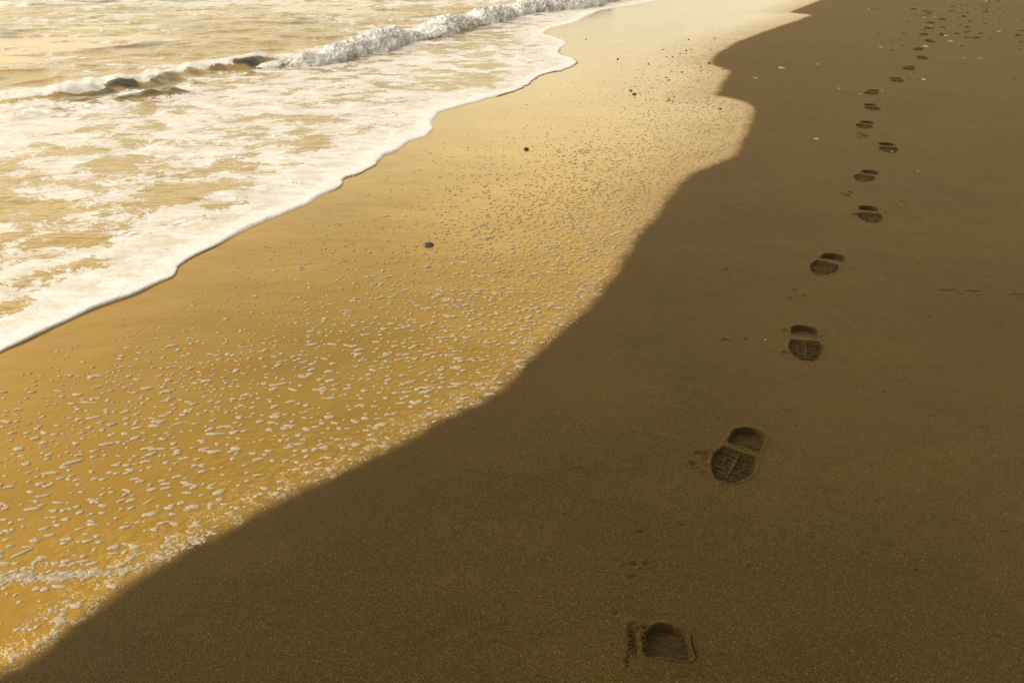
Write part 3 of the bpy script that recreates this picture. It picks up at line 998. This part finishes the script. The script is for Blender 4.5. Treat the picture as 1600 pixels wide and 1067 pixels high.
for i in range(len(X)):
    a = 0.0070 * size_k[i] * math.exp(RNG.normal(0, 0.50))
    a = min(a, 0.020)
    ck = (int(X[i] / 0.026), int(Y[i] / 0.030))
    if cell_used.get(ck, 0) > 0.0105 - a:
        continue
    cell_used[ck] = max(cell_used.get(ck, 0), a)
    b = a * RNG.uniform(0.55, 0.95)
    big = a > 0.008 and gy[i] > 380
    el_ = RNG.uniform(1.0, 1.6) if RNG.uniform() < 0.8 else RNG.uniform(1.7, 2.5)
    parts.append(fleck(X[i], Y[i], a * el_, b, RNG.normal(0.12, 0.28), 0.0014 + 0.22 * b, i, 16 if big else 9, 3 if big else 2))
print('flecks', len(parts))


# froth piled along the last wash line and the curl of foam at the lower left
def froth_line(G, width, per_m, smin, smax, seed):
    P = line_w(G)
    rs_ = np.random.default_rng(seed)
    sg = np.hypot(np.diff(P[:, 0]), np.diff(P[:, 1])); Lc = np.concatenate([[0], np.cumsum(sg)])
    n = int(Lc[-1] * per_m)
    t = rs_.uniform(0, Lc[-1], n)
    x = np.interp(t, Lc, P[:, 0]); y = np.interp(t, Lc, P[:, 1])
    wv = width * (0.35 + 1.1 * vnoise(t * 6, t * 0, seed))
    x = x + rs_.normal(0, 1, n) * wv * 0.6; y = y + rs_.normal(0, 1, n) * wv
    for i_ in range(n):
        a_ = rs_.uniform(smin, smax)
        if rs_.uniform() < 0.6:
            a_ *= 0.6
        parts.append(fleck(x[i_], y[i_], a_ * 1.4, a_ * 0.8, rs_.normal(0.12, 0.25), 0.0012 + 0.13 * a_, seed * 1000 + i_, 12, 2))


froth_line([(-140, 912), (-60, 905), (0, 904), (30, 901), (60, 903), (90, 900), (120, 897), (155, 895)], 0.0095, 1300, 0.003, 0.008, 1)
froth_line([(150, 895), (190, 892), (215, 884), (250, 866), (290, 852), (330, 830)], 0.012, 600, 0.0025, 0.006, 2)
froth_line([(330, 828), (400, 790), (470, 757), (540, 728), (600, 698), (660, 668)], 0.024, 90, 0.0018, 0.0045, 3)
froth_line([(10, 990), (40, 978), (70, 965), (95, 950), (92, 970), (80, 990), (50, 1010), (15, 1032)], 0.012, 250, 0.003, 0.007, 4)
froth_line([(660, 668), (730, 633), (790, 597), (850, 540), (930, 462), (985, 385)], 0.024, 35, 0.0015, 0.0035, 5)
froth_line([(40, 885), (80, 882), (130, 877)], 0.006, 260, 0.003, 0.008, 6)
froth_line([(200, 880), (210, 868), (230, 862)], 0.005, 400, 0.003, 0.007, 8)
froth_line([(250, 860), (262, 845), (268, 838)], 0.005, 400, 0.003, 0.007, 9)
v, f = merge(parts)
tag(new_mesh('foam_flecks', v, f, FLECK), 'cream foam flecks stranded on the shining wet sand', 'foam', kind='stuff')

# ------------------------------------------------------------------ stones and shells
def put_lump(name, gx, gy, wpx, mat, label, cat, group, flat=0.5, elong=1.3, n=2, seed=0, rot=None):
    X, Y = g2w(gx, gy)
    rad = wpx * mpp(gy) / 2 / elong
    v, f = lump(rad, seed, flat, n, 0.45, elong)
    z0 = float(ground(np.array([float(X)]), np.array([float(Y)]))[0])
    o = new_mesh(name, v, f, mat, smooth=False)
    o.location = (float(X), float(Y), z0 + rad * flat * 0.2)
    o.rotation_euler = (0, 0, rot if rot is not None else random.uniform(-0.4, 0.5))
    return tag(o, label, cat, group)


def put_shell(gx, gy, wpx, label, group=None, rot=0.2, mat=None, tilt=0.25):
    """one valve of a bivalve lying hollow side down: ribbed dome narrowing to the hinge"""
    X, Y = g2w(gx, gy)
    L_ = wpx * 0.85 * mpp(gy)
    n, m_ = 22, 7
    V = [(-0.42 * L_, 0, 0.16 * L_)]
    Fq = []
    for r_ in range(1, m_ + 1):
        t = r_ / m_
        for i in range(n):
            th = -math.pi + i * 2 * math.pi / n
            x = math.cos(th) * 0.5; y = math.sin(th) * 0.36
            y *= 1 - 0.35 * max(0, -math.cos(th))
            rib = 1 + 0.03 * math.sin(th * 22) * t
            V.append(((-0.42 + (x + 0.42) * t * rib) * L_, y * t * rib * L_, (0.16 * (1 - t ** 2.4) + 0.05 * math.sin(math.pi * t) - 0.02 * t) * L_))
    for i in range(n):
        Fq.append((0, 1 + i, 1 + (i + 1) % n))
    for r_ in range(m_ - 1):
        for i in range(n):
            a_ = 1 + r_ * n + i; b_ = 1 + r_ * n + (i + 1) % n
            Fq.append((a_, a_ + n, b_ + n)); Fq.append((a_, b_ + n, b_))
    z0 = float(ground(np.array([float(X)]), np.array([float(Y)]))[0])
    o = new_mesh('shell', V, Fq, mat or SHELL)
    sol = o.modifiers.new('thickness', 'SOLIDIFY'); sol.thickness = 0.04 * L_; sol.offset = -1
    o.location = (float(X), float(Y), z0 + 0.03 * L_)
    o.rotation_euler = (tilt, 0, rot)
    return tag(o, label, 'shell', group)


GW = 'dark stones on the wet sand'
WET = [(669.5, 383, 16, ST_VEIN, 'black and grey veined stone alone low on the golden wet sand', 0.75),
       (822, 233.5, 10, ST_DARK, 'black stone alone on smooth wet sand, farther up than the veined stone', 0.7),
       (985.5, 142, 7, ST_DARK, 'flat black stone, left one of the close pair on the upper wet sand', 0.5),
       (991, 147.5, 7, ST_DARK, 'rounder black stone, right and nearer one of the close pair on the upper wet sand', 0.7),
       (965.5, 93, 4, ST_DARK, 'small black pebble on the pale wet sand right of the tip of the foam tongue', 0.7),
       (1013.5, 100.5, 3.6, ST_DARK, 'tiny round black pebble above the two thin pebbles on the pale wet sand', 0.8),
       (1041, 121.5, 5, ST_DARK, 'upper of two thin black pebbles lying parallel on the pale wet sand', 0.4),
       (1045, 125.5, 6, ST_DARK, 'lower of two thin black pebbles lying parallel on the pale wet sand', 0.4),
       (1045.5, 157, 4.5, ST_DARK, 'larger dark pebble of a tiny pair below the two thin pebbles', 0.7),
       (1051, 158.5, 3.6, ST_DARK, 'smaller dark pebble at the right of the tiny pair', 0.5),
       (1065.7, 113, 3.6, ST_DARK, 'lone dark pebble right of the two thin pebbles on wet sand', 0.7),
       (1048.5, 111.5, 3, ST_GREY, 'faint grey pebble just above the two thin pebbles', 0.6),
       (1125, 170.3, 8, ST_DARK, 'dark wedge of stone near the tip of the wet tongue of sand', 0.45),
       (1108, 99.3, 5, ST_DARK, 'black pebble exactly on the point where dark sand juts into the wet strip', 0.8),
       (1130, 108.5, 5, ST_DARK, 'dark pebble on the edge of the dark sand just below its jutting point', 0.5),
       (1095, 105, 3.4, ST_DARK, 'upper pebble of two specks left of the jutting dark sand', 0.6),
       (1094, 111, 3, ST_BROWN, 'lower brown speck of two left of the jutting dark sand', 0.6),
       (1072.3, 79.3, 3.8, ST_DARK, 'black pebble in the middle of the highest cluster on the wet sand', 0.6),
       (1062.6, 84, 3.4, ST_DARK, 'left pebble of the highest cluster on the wet sand', 0.5),
       (1079, 78, 2.6, ST_DARK, 'right speck of the highest cluster on the wet sand', 0.6),
       (1072, 84.2, 2.6, ST_BROWN, 'brown speck just under the black pebble of the highest cluster', 0.5),
       (1041.5, 89, 3.2, ST_DARK, 'left one of two level specks below the thin twig-like chip', 0.7),
       (1051, 89, 3, ST_DARK, 'right one of two level specks below the thin twig-like chip', 0.7),
       (1035.5, 78.2, 5, ST_BROWN, 'thin brown twig-like chip on the pale wet sand', 0.3),
       (1076, 62.2, 3.4, ST_DARK, 'dark pebble high on the wet sand near the top of the strip', 0.7),
       (1116.5, 60.3, 3, ST_DARK, 'dark speck high on the wet sand beside the dark shore', 0.7),
       (1110, 78, 2.6, ST_GREY, 'grey speck between the highest cluster and the dark sand', 0.7),
       (915.5, 61.8, 3.2, ST_BROWN, 'reddish pebble far up the pale wet sand right of the foam', 0.6),
       (1018, 138, 2.8, ST_GREY, 'grey speck right of and above the close black pair', 0.6),
       (860, 424, 5, ST_PALE, 'pale chip among foam flecks beside the glowing patch of wet sand', 0.5),
       (961.5, 401.5, 3.4, ST_RED, 'dark red speck near the dry edge of the wet sand', 0.7),
       (903.5, 736.5, 5, ST_BROWN, 'small reddish brown chip on dark sand left of the clearest shoe print', 0.35)]
for i, (gx_, gy_, w_, mt_, lb, fl) in enumerate(WET):
    put_lump('pebble' if w_ < 8 else 'stone', gx_, gy_, w_, mt_, lb, 'pebble' if w_ < 8 else 'stone', GW if gy_ < 700 else None, fl,
             1.25 if fl > 0.45 else 1.6, 3 if w_ > 9 else 2, i, 0.1)

GS = 'pale shells lying on the dark sand'
put_shell(1275.5, 218, 11, 'pale shell alone in the middle of the dark sand, left of the seventh shoe print', GS, 0.2)
put_shell(1221.5, 106.5, 12, 'largest pale shell, far left on the dark sand near the wet point', GS, -0.15)
put_shell(1278, 101, 8, 'small yellow shell right of the largest pale shell', GS, 0.5)
put_shell(1180.5, 122.5, 9, 'dull half buried shell just right of the wet sand notch', GS, 0.1, ST_PALE)
put_shell(1311, 139, 7, 'thin white shell chip left of the tenth shoe print', GS, 0.2)
put_shell(1443.5, 124, 8, 'bright yellow shell chip right of the eleventh shoe print', GS, -0.3)
put_shell(1376.5, 74.3, 9, 'curved cream shell left of the fourteenth shoe print', GS, 0.5)
put_shell(1446.5, 73.2, 11, 'long flat pale shell at the right of the fourteenth shoe print', GS, 0.1)
put_shell(1434, 267, 5, 'small white chip right of the sixth shoe print', GS, 0.2)
put_shell(1561, 49.5, 10, 'pale oblong shell at the right of the pebble field', GS, 0.3)
put_shell(1485, 65, 10, 'pink and white shell at the lower edge of the pebble field', GS, 0.1)
put_shell(1428, 14.5, 7, 'yellow shell near the red chip at the top of the beach', GS, 0.3)
put_shell(1541, 3.2, 7, 'yellow shell at the top edge right of centre of the pebble field', GS, 0.2)
put_shell(1296.5, 54.8, 5, 'tiny pale shell left of all the far pebbles', GS, 0.2)
put_shell(1379, 141.7, 5, 'tiny cream chip at the right end of the tenth shoe print', GS, 0.2)
put_shell(1343, 147, 6, 'tiny tan chip at the left end of the tenth shoe print', GS, 0.2, ST_PALE)
put_shell(1393.5, 235.6, 5, 'yellow fleck of shell lying inside the sole of the seventh shoe print', GS, 0.1)
put_shell(1357.5, 15.5, 5, 'pale chip left of two dark specks at the top of the beach', GS, 0.1)
put_shell(1506, 91, 6, 'faint pale chip, left of a pair on bare sand below the pebble field', GS, 0.1, ST_PALE)
put_shell(1532, 91, 6, 'faint pale chip, right of a pair on bare sand below the pebble field', GS, 0.1, ST_PALE)
put_shell(1196, 532, 5, 'yellow sliver on dark sand left of the third shoe print', None, 0.9)

GP = 'small stones scattered over the dark sand'
NAMED = [(1420, 118.6 + 3, 5, ST_BROWN, 'brown crumb of stone between the eleventh shoe print and the yellow chip', .5),
         (1438, 137.4, 5, ST_RED, 'rust red chip below the yellow shell chip', .3),
         (1435, 124.7, 6, ST_GREY, 'dark chip touching the left of the yellow shell chip', .4),
         (1393, 78.6, 4.5, ST_DARK, 'black pebble below and right of the curved cream shell', .6),
         (1395, 66.8, 4, ST_GREY, 'grey pebble above and right of the curved cream shell', .6),
         (1411, 71.8, 7, ST_GREY, 'flat grey stone between the curved shell and the fourteenth print', .4),
         (1412, 52.6, 7, ST_GREY, 'purple grey stone left of the sixteenth shoe print', .4),
         (1420, 34.4, 4, ST_DARK, 'small dark pebble alone left of the eighteenth shoe print', .7),
         (1425, 6.8, 6, ST_RED, 'bright red chip near the top of the beach', .7),
         (1427, 15.6, 9, ST_DARK, 'dark stone under the yellow shell near the red chip', .5),
         (1443, 26, 5, ST_BROWN, 'dark reddish stone between the yellow shell and the trail', .7),
         (1505, 27, 8, ST_DARK, 'black stone standing in the middle of the pebble field', .6),
         (1485, 18.3, 8, ST_DARK, 'flat blue black stone up left of the middle black stone', .4),
         (1590, 54.8, 12, ST_DARK, 'large dark flat stone at the right border of the photo', .45),
         (1472, 43.2, 9, ST_DARK, 'dark flat stone with a pale top right of the seventeenth print', .4),
         (1532, 52, 8, ST_DARK, 'blue black flat stone left of the pale oblong shell', .4),
         (1510, 43, 10, ST_GREY, 'blue grey lumpy stone above the lower rim of the pebble field', .6),
         (1528, 58.6, 8, ST_DARK, 'dark stone at the lower rim of the pebble field', .5),
         (1548, 60, 5, ST_GREY, 'grey smudge of stone right of the lower rim', .6),
         (1503, 72, 7, ST_BROWN, 'rust brown stone alone below the pebble field', .5),
         (1453, 64.5 + 85, 3.4, ST_GREY, 'small grey speck below the rust red chip', .6),
         (1586, 122, 6, ST_BROWN, 'brown chip near the right border above bare sand', .4),
         (1570, 89, 13, ST_BROWN, 'faint rust stain of weed lying at the right', .12),
         (1425, 13.6 + 281, 4, ST_RED, 'small dark red pebble right of the fifth shoe print', .7),
         (1452.5, 494.8, 5, ST_BROWN, 'thin dark chip on bare sand right of the third shoe print', .3),
         (1595, 48, 9, ST_GREY, 'grey stone above the large dark flat stone at the right border', .5),
         (1494, 53, 9, ST_DARK, 'dark stone right of the row of mixed chips', .5),
         (1470.5, 54, 8, ST_DARK, 'left stone of the row of mixed chips at the lower rim', .5),
         (1479, 56.5, 7, ST_PALE, 'pale stone in the row of mixed chips', .5),
         (1396, 424, 3, ST_DARK, 'dark speck right of the fourth shoe print', .5),
         (1595, 65.2, 9, ST_BROWN, 'brown stone under the large dark flat stone at the right border', .4),
         (1363, 15.3, 3.6, ST_DARK, 'left one of two dark specks near the top of the beach', .6),
         (1369, 15.4, 3.6, ST_DARK, 'right one of two dark specks near the top of the beach', .6)]
for i, (gx_, gy_, w_, mt_, lb, fl) in enumerate(NAMED):
    put_lump('pebble' if w_ < 7 else 'stone', gx_, gy_, w_, mt_, lb, 'pebble' if w_ < 7 else 'stone', GP, fl, 1.4, 2, 60 + i, random.uniform(-.2, .3))

# the far field of small stones: each one an object of its own
protos = {}
KINDS = [('dark', ST_DARK, 'tiny dark pebble in the far pebble field at the upper right'),
         ('dark', ST_GREY, 'tiny grey pebble in the far pebble field at the upper right'),
         ('brown', ST_BROWN, 'tiny brown pebble in the far pebble field at the upper right'),
         ('pale', ST_PALE, 'tiny pale pebble in the far pebble field at the upper right'),
         ('red', ST_RED, 'tiny rust red pebble in the far pebble field at the upper right')]
WTS = [0.42, 0.26, 0.22, 0.07, 0.03]
rs = random.Random(99)
for ki, (kn, mt_, lb) in enumerate(KINDS):
    for q in range(4):
        v, f = lump(1.0, 500 + ki * 10 + q, 0.45 + 0.1 * q, 1 if q < 3 else 2, 0.5, 1.4)
        me_o = new_mesh('pebble', v, f, mt_, smooth=False)
        protos[(ki, q)] = me_o.data
        bpy.data.objects.remove(me_o)
cnt = 0
while cnt < 160:
    if rs.random() < 0.80:
        gx_ = rs.gauss(1530, 55); gy_ = abs(rs.gauss(0, 34)) - 6
        if gy_ > 66 - 0.10 * abs(gx_ - 1530):
            continue
    else:
        gx_ = rs.uniform(1290, 1610); gy_ = rs.uniform(-4, 85)
        if rs.random() < sst(np.array(gy_), 20, 80) * 0.8:
            continue
    if gx_ < 1340 or gx_ > 1640:
        continue
    X, Y = g2w(gx_, gy_)
    ki = rs.choices(range(5), WTS)[0]
    sz = math.exp(rs.gauss(1.15, 0.42))
    sz = min(sz, 6.5)
    o = bpy.data.objects.new('pebble', protos[(ki, rs.randrange(4))])
    S.collection.objects.link(o)
    r_ = sz * mpp(30) / 2 / 1.4
    o.scale = (r_, r_ * rs.uniform(0.7, 1.1), r_ * rs.uniform(0.7, 1.1))
    z0 = float(ground(np.array([float(X)]), np.array([float(Y)]))[0])
    o.location = (float(X), float(Y), z0 + r_ * 0.15)
    o.rotation_euler = (0, 0, rs.uniform(-0.6, 0.6))
    tag(o, KINDS[ki][2], 'pebble', 'tiny pebbles of the far pebble field')
    cnt += 1
